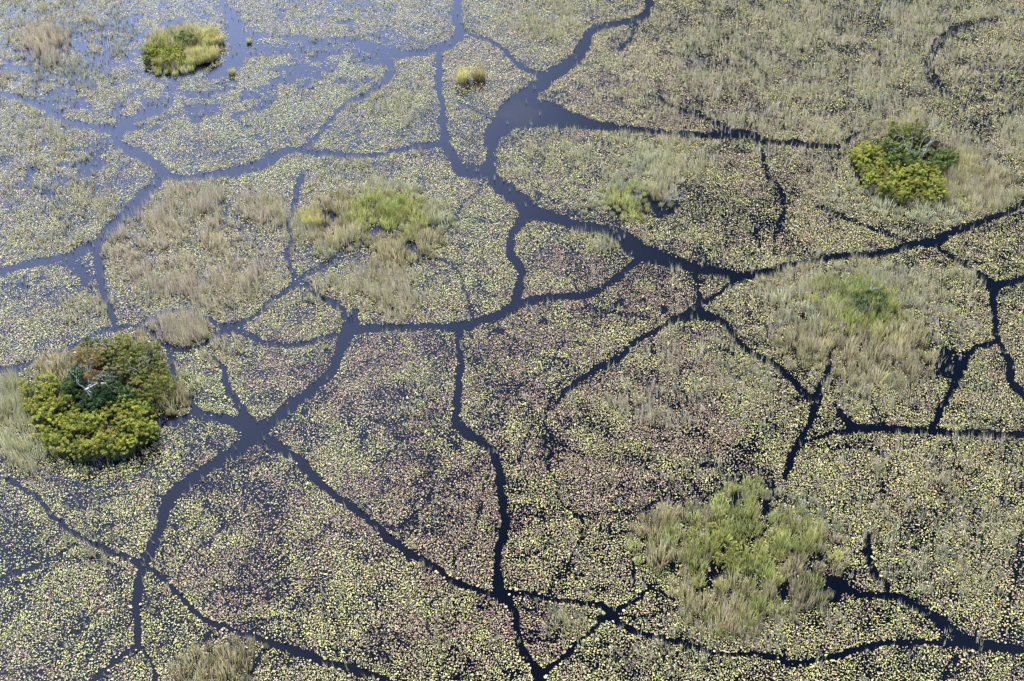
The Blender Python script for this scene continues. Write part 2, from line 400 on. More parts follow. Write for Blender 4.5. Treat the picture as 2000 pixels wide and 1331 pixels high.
# ------------------------------------------------------------------ lily pads
GRASS_E = [  # (cx, cy, rx, ry, density)
 (1650,140,420,190,.42),(1910,195,120,55,.14),(80,110,170,140,.34),(90,85,50,40,.9),(60,330,140,90,.34),(110,420,130,80,.36),
 (390,480,185,125,.85),(480,430,110,60,1.0),(720,575,125,60,.9),(680,350,90,35,.6),(640,470,60,40,.8),(860,430,40,40,.4),
 (1250,310,150,50,.75),(1120,310,130,60,.3),(1900,350,120,75,.85),(1990,300,60,60,.7),(1620,350,60,60,.25),
 (1620,600,190,100,.8),(1850,590,80,90,.65),(1700,740,110,80,.55),(1450,620,70,50,.35),(1290,780,120,60,.65),(1400,730,150,110,.35),
 (1800,1010,200,150,.38),(1930,900,90,60,.3),(1500,1230,200,45,.5),(1880,1100,100,80,.4),
 (350,645,70,34,1.0),(365,745,40,40,.7),(430,690,60,30,.5),(35,800,55,70,1.0),(70,870,60,60,1.0),
 (180,1070,60,40,.4),(830,790,60,50,.25),(880,1240,110,60,.22),(1100,1215,55,26,.55),(1180,470,50,24,.7),(1060,40,90,45,.45),(760,215,70,50,.35),
 (1330,1290,150,40,.35),(1640,960,60,60,.3),(620,690,40,30,.2),(170,600,60,40,.4),(1420,940,120,40,.4),(1900,760,60,60,.2)]
PADD_E = [   # pad density
 (350,130,420,170,.50),(600,120,200,120,.52),(100,300,150,120,.50),(1900,210,150,60,.62),(1640,120,380,160,.72),
 (1255,408,75,26,.40),(1370,395,60,40,.6),(1040,640,90,45,.6),(1480,420,90,60,.6),(1040,640,80,40,.55),(100,520,110,70,.55),(1250,600,90,30,.55),(1860,700,70,45,.5),
 (1600,1150,70,40,.5),(790,840,120,90,.62),(400,420,60,50,.5),(250,425,45,40,.8),(30,1060,60,50,.75),(500,950,120,80,.72)]
PINK_E = [(1150,720,240,170,.55),(800,740,150,120,.5),(1230,900,250,110,.6),(850,1000,220,150,.5),(500,960,150,90,.42),(590,720,120,60,.45),
 (1100,540,90,50,.65),(1260,570,100,45,.55),(500,1150,160,90,.38),(1380,190,240,90,.4),(900,1240,220,80,.5),(1480,330,130,80,.3),(1120,300,120,50,.3),(1350,860,120,60,.6)]
YEL_E = [(300,910,170,90,.8),(390,775,70,45,.85),(250,430,50,35,.9),(60,1060,110,70,.6),(140,1190,150,110,.55),(1330,1120,40,60,.8),(1700,1180,140,50,.6),
 (550,230,300,140,.55),(1550,880,60,100,.4),(60,600,120,80,.4),(330,1210,90,90,.55),(1850,700,60,40,.7),(1140,310,130,50,.4),(960,420,60,40,.5),(1600,1290,400,50,.3)]
TAN_E = [(1300,140,240,120,.55),(1560,450,160,50,.6),(960,110,100,60,.4),(420,310,80,30,.35),(790,320,80,30,.45),(1650,150,380,180,.3),(1900,800,80,40,.4),(1750,900,150,60,.3),(700,800,60,40,.3)]

# ground plans of the tall reed beds: little floats between the stems
BEDS = [t9([(-150,520),(0,420),(240,400),(420,290),(560,400),(720,400),(900,480),(960,640),(900,780),(820,880),(560,960),(380,980),(240,960),(110,880),(60,740),(-60,660)]),
        t6([(700,680),(880,640),(880,790),(740,800)]), t6([(960,420),(1270,420),(1320,600),(1480,640),(1480,740),(1400,840),(1200,880),(1000,850),(960,640)]),
        z5([(640,420),(900,380),(1500,400),(1560,620),(1700,700),(1650,880),(1440,880),(1380,960),(1100,1000),(1000,800),(760,740),(640,700)]),
        z6([(380,760),(760,760),(860,980),(1220,900),(1300,980),(1000,1060),(700,1080),(420,1000)]),
        t7([(960,1317),(1010,1230),(1180,1150),(1340,1100),(1400,1160),(1300,1310),(1250,1450),(1000,1450)])]
def island_mask(px, py):
    m = np.zeros(px.shape, bool)
    for p in ISLANDS.values(): m |= inpoly(px, py, p)
    return m

def in_region(px, py):
    return (px > -120) & (px < 2120) & (py > -60) & (py < 1420)

YG = (.48, .45, .13); OLV = (.27, .27, .12); PNK = (.37, .265, .17); TAN = (.52, .42, .22); PALE = (.60, .56, .31); GRN = (.34, .42, .13); BRN = (.17, .115, .09); DRK = (.085, .085, .06)

def pad_candidates(rng):
    s = .158
    xs = np.arange(-132, 132, s); ys = np.arange(82, 292, s)
    X, Y = np.meshgrid(xs, ys); X = X.ravel(); Y = Y.ravel()
    X = X + rng.uniform(-.5, .5, X.size) * s * 1.3; Y = Y + rng.uniform(-.5, .5, Y.size) * s * 1.3
    px, py = g2px(X, Y)
    k = in_region(px, py)
    return X[k], Y[k], px[k], py[k]

def single_pads(X, Y, Zs, rad, tilt, td, px, col, rng):
    protos = []
    for q, c in enumerate([YG, PALE, GRN, OLV, TAN, PNK]):
        K = 11; a = np.linspace(.22, 2 * np.pi - .22, K)                # round leaf with its slit
        v = np.vstack([np.stack([np.cos(a), np.sin(a), .06 + .05 * np.sin(3 * a + q)], 1), [(0.05, 0, 0)]])
        f = np.array([(i, i + 1, K) for i in range(K - 1)])
        protos.append((np.array(c), build_mesh('lily_pad', v, [f], M_PAD, np.tile(np.array(c) * .95, (K + 1, 1)), smooth=True)))
    for i in range(len(X)):
        d = [((pc / pc.sum() - col[i] / col[i].sum()) ** 2).sum() for pc, _ in protos]
        o = link('lily_pad', protos[int(np.argmin(d))][1], None, (X[i], Y[i], max(Zs[i], .015)))
        o.rotation_euler = (tilt[i] * math.cos(td[i]), tilt[i] * math.sin(td[i]), rng.uniform(0, 6.28)); o.scale = (rad[i],) * 3
        where = ('far left', 'left', 'centre', 'right', 'far right')[min(4, int(px[i] / 400))]
        hue = ('yellow-green', 'pale yellow', 'green', 'olive', 'tan', 'pinkish brown')[int(np.argmin(d))]
        tag(o, hue + ' lily pad at the edge of a dark channel near the bottom, ' + where, 'lily pad', 'single lily pads fringing the near channels')

def lily():
    rng = np.random.default_rng(5)
    X, Y, px, py = pad_candidates(rng)
    wx = (fbm(X / 1.3, Y / 1.3, 3) - .5) * 13; wy = (fbm(X / 1.3, Y / 1.3, 9) - .5) * 9
    c = chan(px + wx, py + wy)
    dens = ell(px, py, PADD_E, 1.0)
    clump = fbm(X / 2.2, Y / 2.2, 21, 3)
    big = fbm(X / 9, Y / 9, 41, 3)
    cl = np.clip((clump * .65 + big * .35 - .5) * 4.2 + .5, 0, 1)
    trail = np.exp(-((fbm(X / 13, Y / 13, 411, 3) - .5) / .013) ** 2) * (fbm(X / 30, Y / 30, 417, 2) > .47)
    p = dens * (.44 + .8 * cl) * (1 - .72 * trail)
    p = np.where(dens < .6, np.clip((clump * .6 + big * .4 - (1 - dens) * .98) * 9 + .5, 0.02, .85), p)
    p = np.clip(p, 0, .97) * (1 - c) ** 1.3
    p = np.where((c > .2) & (c < .9), p + .02, p)
    p[island_mask(px, py)] *= .0
    for q in BEDS: p[inpoly(px, py, q)] *= .5
    k = rng.random(X.size) < p
    X, Y, px, py, clump = X[k], Y[k], px[k], py[k], clump[k]
    n = X.size
    pink = ell(px, py, PINK_E, .22); yel = ell(px, py, YEL_E, .26); tan = ell(px, py, TAN_E, .12)
    # colours come in drifts of a few metres and then leaf by leaf
    nz = fbm(X / 3.0, Y / 3.0, 77, 2); nz2 = fbm(X / 4.0, Y / 4.0, 123, 2)
    pk = np.clip(1.3 * pink * (.35 + 1.5 * np.clip((nz - .3) * 2, 0, 1)), 0, .8)
    tn = np.clip(tan * (.3 + 1.6 * np.clip((nz2 - .3) * 2, 0, 1)), 0, .8)
    r = rng.random(n)
    col = np.empty((n, 3)); col[:] = OLV
    sel = rng.random(n)
    col[sel < .45] = YG
    col[(sel > .45) & (sel < .62)] = PALE
    dk = (sel > .62) & (sel < .78); col[dk] = np.where((rng.random(n) < .5)[dk][:, None], np.array(BRN), np.array(DRK))
    a = r < pk; col[a] = np.where((rng.random(n) < .3)[a][:, None], np.array(BRN), np.array(PNK))
    b = (~a) & (rng.random(n) < tn); col[b] = TAN
    g = (~a) & (rng.random(n) < yel * .75); col[g] = np.where((rng.random(n) < .35)[g][:, None], np.array(GRN), np.array((.48, .49, .13)))
    col *= rng.uniform(.78, 1.32, (n, 1)); col *= rng.uniform(.93, 1.07, (n, 3))
    rad = rng.uniform(.043, .088, n) * np.where(rng.random(n) < .16, 1.5, 1.0)
    # tilt of the leaf: most lie flat, some stand out of the water
    tilt = np.abs(rng.normal(0, R(9), n)); up = rng.random(n) < .34
    tilt[up] = rng.uniform(R(12), R(45), up.sum())
    td = rng.uniform(0, 2 * np.pi, n)
    z = rng.uniform(.012, .05, n) + np.where(up, rad * np.sin(tilt) * .9 + rng.uniform(0, .16, n), rad * np.sin(tilt) * .6)
    # the larger pads fringing the channels nearest the camera are single things
    rim = chan(px + (fbm(X / 1.3, Y / 1.3, 3) - .5) * 13, py + (fbm(X / 1.3, Y / 1.3, 9) - .5) * 9)
    cand = np.where((rim > .12) & (py > 1040) & (py < 1331) & (px > 0) & (px < 2000) & (rad > .07))[0]
    cand = cand[np.argsort(-(rad[cand] * (py[cand] + 600)))][:300]
    single_pads(X[cand], Y[cand], z[cand], rad[cand] * 1.25, tilt[cand] * .6, td[cand], px[cand], col[cand], rng)
    keep = np.ones(n, bool); keep[cand] = False
    X, Y, z, rad, tilt, td, col = X[keep], Y[keep], z[keep], rad[keep], tilt[keep], td[keep], col[keep]; n = X.size
    K = 4
    ang = rng.uniform(0, 2 * np.pi, n)[:, None] + np.arange(K)[None] * (2 * np.pi / K)
    lx = np.cos(ang) * rad[:, None] * rng.uniform(.85, 1.1, (n, K)); ly = np.sin(ang) * rad[:, None] * rng.uniform(.85, 1.1, (n, K))
    # rotate about the horizontal axis normal to td
    u = lx * np.cos(td)[:, None] + ly * np.sin(td)[:, None]; v = -lx * np.sin(td)[:, None] + ly * np.cos(td)[:, None]
    h = u * np.sin(tilt)[:, None]; u = u * np.cos(tilt)[:, None]
    V = np.empty((n, K, 3))
    V[..., 0] = X[:, None] + u * np.cos(td)[:, None] - v * np.sin(td)[:, None]
    V[..., 1] = Y[:, None] + u * np.sin(td)[:, None] + v * np.cos(td)[:, None]
    V[..., 2] = np.maximum(z[:, None] + h, .006)
    F = np.arange(n * K).reshape(n, K)
    me = build_mesh('lily_pads', V.reshape(-1, 3), [F], M_PAD, np.repeat(col, K, 0))
    o = link('lily_pads', me)
    tag(o, 'dense cover of small yellow, green and pink-brown lily pads floating on the marsh', 'lily pads', None, 'stuff')
    print('pads', n)
lily()

# ------------------------------------------------------------------ emergent grass standing thinly all over the marsh
def marsh_grass():
    rng = np.random.default_rng(8)
    N = 1100000
    X = rng.uniform(-132, 132, N); Y = rng.uniform(82, 292, N)
    px, py = g2px(X, Y); k = in_region(px, py); X, Y, px, py = X[k], Y[k], px[k], py[k]
    g = ell(px, py, GRASS_E, .07)
    wx = (fbm(X / 1.3, Y / 1.3, 3) - .5) * 13; wy = (fbm(X / 1.3, Y / 1.3, 9) - .5) * 9
    c = chan(px + wx, py + wy)
    ce = np.maximum(chan(px, py - 9), chan(px, py + 9))      # a few stems line the channel edges
    tuft = fbm(X / .9, Y / .9, 61, 2); drift = fbm(X / 5, Y / 5, 67, 3)
    cl = np.clip((tuft * .5 + drift * .5 - .47) * 7 + .42, 0.02, 1.2)
    edge = .14 * np.clip((fbm(X / 2.0, Y / 2.0, 91, 2) - .55) * 8, 0, 1) * (ce > .5)
    p = (g * .62 * cl + edge) * (1 - .93 * c)
    p[island_mask(px, py)] *= .3
    k = rng.random(X.size) < p
    X, Y, px, py, g = X[k], Y[k], px[k], py[k], g[k]
    REP = 5
    X, Y, px, py, g = [np.repeat(q, REP) for q in (X, Y, px, py, g)]
    fam = np.repeat(rng.random(k.sum()), REP); famv = np.repeat(rng.uniform(.7, 1.25, k.sum()), REP)
    X = X + rng.normal(0, .07, X.size); Y = Y + rng.normal(0, .07, X.size)
    n = X.size
    h = rng.uniform(.45, 1.75, n) * (.65 + .55 * g) * (.45 + 1.15 * fbm(X / 2.5, Y / 2.5, 205, 2)); w = rng.uniform(.035, .08, n)
    tanz = fbm(X / 5, Y / 5, 31, 2)
    tt = np.clip((tanz - .5) * 3 + .5, 0, 1)
    warm = ell(px, py, [(400,480,190,130,.9),(350,645,80,40,.9),(1300,780,140,80,.6),(1700,660,150,80,.8),(90,85,60,50,1.0),(1650,140,400,190,.4),(60,830,80,90,.05),(1900,350,130,80,.55),(720,575,140,70,.45)], .35)
    tan = fam < np.clip(.25 * tt + warm * .75, 0, 1)
    cb = np.where(tan[:, None], pick(rng, n, [((.62, .54, .38), 3), ((.76, .68, .55), 3), ((.48, .38, .25), 2)]), pick(rng, n, [((.47, .47, .21), 3), ((.58, .57, .30), 3), ((.70, .67, .44), 2)]))
    cb *= rng.uniform(.75, 1.2, (n, 1)) * famv[:, None]
    o = rng.uniform(0, np.pi, n); side = np.stack([np.cos(o), np.sin(o), np.zeros(n)], 1) * (w / 2)[:, None]
    ld = 6.3 * fbm(X / 6, Y / 6, 300, 2) + rng.normal(0, .9, n); ln = rng.uniform(0, .42, n)
    base = np.stack([X, Y, np.zeros(n)], 1)
    tip = base + np.stack([np.cos(ld) * ln * h, np.sin(ld) * ln * h, h], 1)
    V = np.empty((n, 3, 3)); V[:, 0] = base - side; V[:, 1] = base + side; V[:, 2] = tip
    me = build_mesh('marsh_grass', V.reshape(-1, 3), [np.arange(n * 3).reshape(n, 3)], M_GRASS, np.repeat(cb, 3, 0))
    ob = link('marsh_grass', me)
    tag(ob, 'thin tan and grey-green grass stems standing in drifts among the lily pads', 'grass', None, 'stuff')
    print('grass', n)
marsh_grass()

# ------------------------------------------------------------------ island ground
def island(name, poly, height, label):
    P = np.array(poly); n = 48
    C = catmull([(x, y, 0) for x, y in list(poly) + [poly[0]]])[:-1, :2]
    gx, gy = px2g(C[:, 0], C[:, 1]); cx, cy = gx.mean(), gy.mean()
    rings = [(1.0, -.25), (.95, .08), (.8, .22), (.5, .34), (.2, .4)]
    V = []; m = len(gx)
    rng = np.random.default_rng(len(name))
    for s, z in rings:
        x = cx + (gx - cx) * s; y = cy + (gy - cy) * s
        zz = z * height + (rng.uniform(-.06, .06, m) if z > 0 else 0)
        V.append(np.stack([x - cx, y - cy, np.broadcast_to(zz, (m,))], 1))
    V = np.vstack(V + [np.array([[0, 0, .42 * height]])])
    F = []
    for r in range(len(rings) - 1):
        i = np.arange(m); j = (i + 1) % m
        F.append(np.stack([r * m + i, r * m + j, (r + 1) * m + j, (r + 1) * m + i], 1))
    i = np.arange(m); j = (i + 1) % m; r = len(rings) - 1
    T = np.stack([r * m + i, r * m + j, np.full(m, len(V) - 1)], 1)
    me = build_mesh(name, V, [np.vstack(F), T], M_PEAT, smooth=True)
    o = link(name, me, None, (cx, cy, 0)); o['kind'] = 'structure'; o['label'] = label
    return o
island('island_ground', ISLANDS['left'], 1.0, 'dark peat ground of the round island with the orange-leaved tree')
island('island_ground', ISLANDS['right'], 1.0, 'dark peat ground of the island with the bare white tree')
island('island_ground', ISLANDS['top'], .8, 'dark peat ground of the small island in open water')

# ------------------------------------------------------------------ clump prototypes (mesh data shared between copies)
def reed_mesh(seed, n, rad, hmin, hmax, lean, table_b, table_t, wid=(.045, .095), bias=None, plume=0.0):
    rng = np.random.default_rng(seed)
    a = rng.uniform(0, 2 * np.pi, n); r = rad * np.sqrt(rng.random(n))
    base = np.stack([np.cos(a) * r, np.sin(a) * r, np.full(n, -.05)], 1)
    h = rng.uniform(hmin, hmax, n) * (1 - .25 * (r / rad) ** 2) * np.where(rng.random(n) < .3, .55, 1.0)
    ld = a + rng.normal(0, .7, n)
    ln = lean * (.15 + .85 * r / rad) * rng.uniform(.3, 1.2, n); cu = rng.uniform(.05, .3, n) * lean
    if bias is not None:
        ld = np.where(rng.random(n) < .75, bias[0] + rng.normal(0, .3, n), ld); ln = ln + bias[1] * rng.uniform(.5, 1.1, n)
    ln = np.clip(ln, 0, .75)
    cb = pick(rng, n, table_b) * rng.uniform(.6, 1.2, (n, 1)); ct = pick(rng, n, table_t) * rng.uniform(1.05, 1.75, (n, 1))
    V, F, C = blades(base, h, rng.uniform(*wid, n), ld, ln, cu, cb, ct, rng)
    return V, F, C

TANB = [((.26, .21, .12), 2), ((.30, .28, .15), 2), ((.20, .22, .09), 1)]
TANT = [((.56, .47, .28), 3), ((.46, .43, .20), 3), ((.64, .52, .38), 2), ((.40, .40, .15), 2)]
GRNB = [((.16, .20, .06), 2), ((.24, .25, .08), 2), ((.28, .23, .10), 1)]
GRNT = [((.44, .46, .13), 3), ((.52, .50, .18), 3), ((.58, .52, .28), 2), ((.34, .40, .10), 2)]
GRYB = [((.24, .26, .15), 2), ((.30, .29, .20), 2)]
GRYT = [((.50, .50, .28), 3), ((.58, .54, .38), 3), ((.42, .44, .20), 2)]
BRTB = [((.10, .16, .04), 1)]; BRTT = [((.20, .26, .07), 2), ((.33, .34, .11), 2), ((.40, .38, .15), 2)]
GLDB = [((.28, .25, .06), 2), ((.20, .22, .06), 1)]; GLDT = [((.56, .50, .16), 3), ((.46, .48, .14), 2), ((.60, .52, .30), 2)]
def variants(name, k, seed, mat=None, **kw):
    out = []
    for i in range(k):
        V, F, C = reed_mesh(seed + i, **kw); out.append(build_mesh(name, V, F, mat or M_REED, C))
    return out
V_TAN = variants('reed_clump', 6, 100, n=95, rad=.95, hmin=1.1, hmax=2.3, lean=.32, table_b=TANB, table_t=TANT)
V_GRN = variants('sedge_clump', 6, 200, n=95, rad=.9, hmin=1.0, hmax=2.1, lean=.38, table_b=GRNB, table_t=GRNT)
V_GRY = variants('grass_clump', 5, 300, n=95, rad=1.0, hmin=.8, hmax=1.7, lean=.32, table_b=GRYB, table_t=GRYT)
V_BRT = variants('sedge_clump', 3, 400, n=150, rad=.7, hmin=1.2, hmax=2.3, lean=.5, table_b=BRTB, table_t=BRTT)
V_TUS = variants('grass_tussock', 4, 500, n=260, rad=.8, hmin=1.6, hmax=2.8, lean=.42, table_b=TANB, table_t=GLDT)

# papyrus: stems and globe-shaped umbels, two parts
def papyrus_meshes(seed, n, rad, h0, h1, tabU, tabS, ur=(.17, .32), rays=30):
    rng = np.random.default_rng(seed)
    a = rng.uniform(0, 2 * np.pi, n); r = rad * np.sqrt(rng.random(n))
    bx = np.cos(a) * r * .55; by = np.sin(a) * r * .55
    h = rng.uniform(h0 * .8, h1, n) * (1 - .42 * (r / rad) ** 2)
    tx = np.cos(a) * r * 1.05; ty = np.sin(a) * r * 1.05
    # stems
    w = .03; V = []; C = []; F = []
    cs = pick(rng, n, tabS)
    V = np.empty((n, 6, 3)); o = np.arange(3) * 2.094
    for k in range(3):
        V[:, k] = np.stack([bx + np.cos(o[k]) * w, by + np.sin(o[k]) * w, np.full(n, -.1)], 1)
        V[:, 3 + k] = np.stack([tx + np.cos(o[k]) * w * .5, ty + np.sin(o[k]) * w * .5, h], 1)
    i = (np.arange(n) * 6)[:, None]
    F = np.vstack([i + np.array([[k, (k + 1) % 3, 3 + (k + 1) % 3, 3 + k]]) for k in range(3)])
    stem = build_mesh('stems', V.reshape(-1, 3), [F], M_PAP, np.repeat(cs, 6, 0))
    # umbels
    m = n * rays
    th = rng.uniform(0, 2 * np.pi, m); cz = rng.uniform(-.45, 1, m); sz = np.sqrt(1 - cz ** 2)
    d = np.stack([sz * np.cos(th), sz * np.sin(th), cz], 1)
    L = np.repeat(rng.uniform(*ur, n), rays) * rng.uniform(.6, 1.1, m)
    c0 = np.repeat(np.stack([tx, ty, h], 1), rays, 0)
    s = np.cross(d, rng.normal(size=(m, 3))); s /= np.linalg.norm(s, axis=1)[:, None]
    ww = rng.uniform(.022, .05, m)[:, None]
    tip = c0 + d * L[:, None]; tip[:, 2] -= .12 * L
    mid = c0 + d * (L * .62)[:, None]
    V = np.empty((m, 4, 3)); V[:, 0] = c0; V[:, 1] = mid + s * ww; V[:, 2] = tip; V[:, 3] = mid - s * ww
    cu = np.repeat(pick(rng, n, tabU), rays, 0) * rng.uniform(.7, 1.25, (m, 1))
    umb = build_mesh('umbels', V.reshape(-1, 3), [np.arange(m * 4).reshape(m, 4)], M_PAP, np.repeat(cu, 4, 0))
    return stem, umb
YU = [((.58, .56, .10), 4), ((.44, .49, .09), 4), ((.64, .54, .14), .7), ((.22, .30, .06), 3)]
OU = [((.32, .35, .08), 4), ((.20, .25, .06), 3), ((.46, .45, .12), 2), ((.36, .28, .12), 1)]
GU = [((.34, .40, .09), 3), ((.44, .44, .11), 3), ((.54, .48, .11), 2)]
ST = [((.16, .19, .05), 2), ((.22, .19, .08), 1)]
P_YEL = [papyrus_meshes(600 + i, 36, 1.15, 2.0, 3.0, YU, ST) for i in range(6)]
P_OLV = [papyrus_meshes(650 + i, 34, 1.15, 1.9, 3.0, OU, ST) for i in range(5)]
P_GRN = [papyrus_meshes(680 + i, 22, 1.0, 1.6, 2.6, GU, ST) for i in range(4)]

# leafy shrub: branches and foliage
def tube(path, rads, k=5):
    path = np.array(path, float); n = len(path); V = []; F = []
    for i in range(n):
        t = path[min(i + 1, n - 1)] - path[max(i - 1, 0)]; t /= np.linalg.norm(t) + 1e-9
        a = np.cross(t, (0.3, .2, .95)); a /= np.linalg.norm(a) + 1e-9; b = np.cross(t, a)
        for j in range(k):
            q = 2 * math.pi * j / k; V.append(path[i] + (a * math.cos(q) + b * math.sin(q)) * rads[i])
    for i in range(n - 1):
        for j in range(k):
            F.append((i * k + j, i * k + (j + 1) % k, (i + 1) * k + (j + 1) % k, (i + 1) * k + j))
    return np.array(V), np.array(F)
def join(parts):
    V = []; F = []; o = 0
    for v, f in parts:
        V.append(v); F.append(f + o); o += len(v)
    return np.vstack(V), np.vstack(F)
def leaves(rng, centres, radii, per, size, table, flat=1.0):
    n = len(centres) * per
    d = rng.normal(size=(n, 3)); d /= np.linalg.norm(d, axis=1)[:, None]
    rr = np.repeat(radii, per) * rng.uniform(.35, 1.05, n)
    c = np.repeat(centres, per, 0) + d * rr[:, None] * np.array([1, 1, flat])
    nrm = d * .7 + rng.normal(size=(n, 3)) * .5 + np.array([0, 0, .5]); nrm /= np.linalg.norm(nrm, axis=1)[:, None]
    u = np.cross(nrm, rng.normal(size=(n, 3))); u /= np.linalg.norm(u, axis=1)[:, None]; v = np.cross(nrm, u)
    s = rng.uniform(size * .6, size * 1.3, n)[:, None]
    V = np.empty((n, 4, 3)); V[:, 0] = c - u * s; V[:, 1] = c + v * s * .5; V[:, 2] = c + u * s; V[:, 3] = c - v * s * .5
    C = pick(rng, n, table) * rng.uniform(.7, 1.3, (n, 1))
    return V.reshape(-1, 3), np.arange(n * 4).reshape(n, 4), np.repeat(C, 4, 0)
def shrub_meshes(seed, rad, h, table, nl=14, per=110, size=.13):
    rng = np.random.default_rng(seed)
    cs = []; rs = []; br = []
    for i in range(nl):
        a = rng.uniform(0, 2 * math.pi); r = rad * math.sqrt(rng.random()) * .8; z = h * (.35 + .6 * rng.random() * (1 - .4 * (r / rad)))
        c = np.array([math.cos(a) * r, math.sin(a) * r, z]); cs.append(c); rs.append(rng.uniform(.3, .55) * rad * .7)
        br.append(tube([(0, 0, -.1), c * (.35, .35, .5), c * .95], [.05, .035, .015]))
    bv, bf = join(br); bm = build_mesh('branches', bv, [bf], M_BARK, smooth=True)
    V, F, C = leaves(rng, np.array(cs), np.array(rs), per, size, table)
    return bm, build_mesh('foliage', V, [F], M_LEAF, C)
DG = [((.04, .085, .018), 4), ((.075, .14, .028), 3), ((.13, .20, .04), 1.5)]
OG = [((.13, .15, .04), 4), ((.20, .20, .05), 3), ((.26, .22, .07), 1.5), ((.08, .11, .03), 2)]
MG = [((.09, .15, .025), 3), ((.17, .24, .045), 3), ((.27, .31, .07), 1.5)]
S_DRK = [shrub_meshes(700 + i, 1.5, 2.8, DG) for i in range(4)]
S_OLV = [shrub_meshes(720 + i, 1.5, 2.6, OG) for i in range(4)]
S_MID = [shrub_meshes(740 + i, 1.4, 2.6, MG) for i in range(4)]

PARTN = {'papyrus_clump': ('stems', 'umbels'), 'leafy_shrub': ('branches', 'foliage')}
def place(name, proto, x, y, rng, label, cat, group, s=1.0, z=0.0, rz=None):
    rz = rng.uniform(0, 6.283) if rz is None else rz
    if isinstance(proto, tuple):
        o = empty(name, (x, y, z))
        for nm, me in zip(PARTN[name], proto): link(nm, me, o)['kind'] = 'stuff'
    else:
        o = link(name, proto, None, (x, y, z))
    o.rotation_euler = (0, 0, rz); o.scale = (s * rng.uniform(.9, 1.1), s * rng.uniform(.9, 1.1), s)
    tag(o, label, cat, group)
    return o

def scatter(name, protos, poly, spacing, htop, label, cat, group, smin=.8, smax=1.15, seed=1, z=.1, holes=(), rz=None, keep=1.0, fringe=None):
    """fills a canopy outline (photo pixels at height htop) with single clumps"""
    rng = np.random.default_rng(seed)
    P = np.array(poly); gx, gy = px2g(P[:, 0], P[:, 1], htop); G = list(zip(gx, gy))
    if fringe is None: fringe = name in ('reed_clump', 'sedge_clump', 'grass_clump')
    cgx, cgy = gx.mean(), gy.mean(); mg = 1.5 if fringe else 0.0
    n = 4000
    X = rng.uniform(gx.min() - mg, gx.max() + mg, n); Y = rng.uniform(gy.min() - mg, gy.max() + mg, n)
    ins = inpoly(X, Y, G)
    L = np.hypot(X - cgx, Y - cgy) + 1e-6; k = np.maximum(0, 1 - 1.5 / L)
    near = inpoly(cgx + (X - cgx) * k, cgy + (Y - cgy) * k, G) & (rng.random(n) < .3) & fringe
    ok = ins | near
    for (hx, hy, hr) in holes:                                  # dark gaps left open (photo pixels, radius in metres)
        qx, qy = px2g(hx, hy); ok &= ((X - float(qx)) ** 2 + ((Y - float(qy)) * .8) ** 2) > hr ** 2
    acc = np.empty((0, 2)); pts = []; scl = []
    for x, y, i_ in zip(X[ok], Y[ok], ins[ok]):
        if len(acc) and ((acc - (x, y)) ** 2).sum(1).min() < spacing ** 2: continue
        acc = np.vstack([acc, (x, y)]); pts.append((x, y)); scl.append(1.0 if i_ else rng.uniform(.45, .8))
    out = []
    big = len(pts) > 5
    for i, (x, y) in enumerate(pts):
        if rng.random() > keep: continue
        lab = label
        if big:
            col = ('left', 'centre', 'right')[min(2, int(3 * (x - gx.min()) / (gx.max() - gx.min() + 1e-6)))]
            row = ('near', 'mid', 'far')[min(2, int(3 * (y - gy.min()) / (gy.max() - gy.min() + 1e-6)))]
            lab = label + ', ' + row + ' ' + col
            if len(lab.split()) > 16: print('LONG', lab)
        p = protos[int(rng.integers(len(protos)))]
        out.append(place(name, p, x, y, rng, lab, cat, group, rng.uniform(smin, smax) * scl[i] * (rng.uniform(.62, 1.2) if fringe else 1), z, rz))
    print(name, group, len(out))
    return out

# ---- left island
scatter('papyrus_clump', P_YEL + P_YEL[:3] + P_GRN, z1([(60,570),(250,540),(340,640),(380,790),(520,850),(660,890),(810,800),(930,720),(1080,760),(1180,860),(1190,960),(1080,1060),(950,1130),(750,1180),(550,1190),(400,1170),(250,1090),(150,970),(80,830)]), 1.25, 2.2,
        'yellow-green papyrus clump in the crescent at the front of the round left island', 'papyrus', 'yellow papyrus on the left island', seed=1)
scatter('papyrus_clump', P_OLV, z1([(560,250),(720,170),(1000,190),(1230,280),(1310,420),(1330,560),(1280,700),(1130,740),(1000,660),(980,500),(760,420),(700,300)]), 1.4, 2.2,
        'olive papyrus clump at the back right of the round left island', 'papyrus', 'olive papyrus on the left island', seed=2)
scatter('leafy_shrub', S_DRK, z1([(730,560),(960,560),(980,660),(900,740),(730,740)]), 1.5, 2.4,
        'dark green leafy shrub right of the orange-leaved tree trunk', 'shrub', 'dark shrubs on the left island', seed=3)
scatter('leafy_shrub', S_DRK, z1([(380,470),(480,420),(520,600),(430,640)]), 1.6, 2.2,
        'dark green shrub in the shade left of the orange-leaved tree', 'shrub', 'shaded shrubs on the left island', .7, .9, seed=4)
scatter('leafy_shrub', S_OLV, z1([(480,260),(640,180),(720,300),(560,330)]), 1.6, 2.2,
        'olive shrub behind the orange-leaved tree', 'shrub', 'olive shrubs on the left island', seed=5)
scatter('reed_clump', V_TAN, z1([(230,330),(420,300),(480,420),(360,540),(230,480)]), 1.3, 1.6,
        'tan reed clump at the left rear edge of the round left island', 'reeds', 'reeds behind the left island', seed=6)
scatter('reed_clump', V_TAN, z1([(1220,560),(1340,540),(1470,620),(1400,720),(1250,740)]), 1.3, 1.6,
        'tan reed clump at the right edge of the round left island', 'reeds', 'reeds right of the left island', seed=7)
scatter('reed_clump', V_TAN, z1([(830,150),(1020,120),(1150,190),(1000,210)]), 1.4, 1.6,
        'pale tan reed clump along the far edge of the round left island', 'reeds', 'reeds at the far edge of the left island', seed=8)
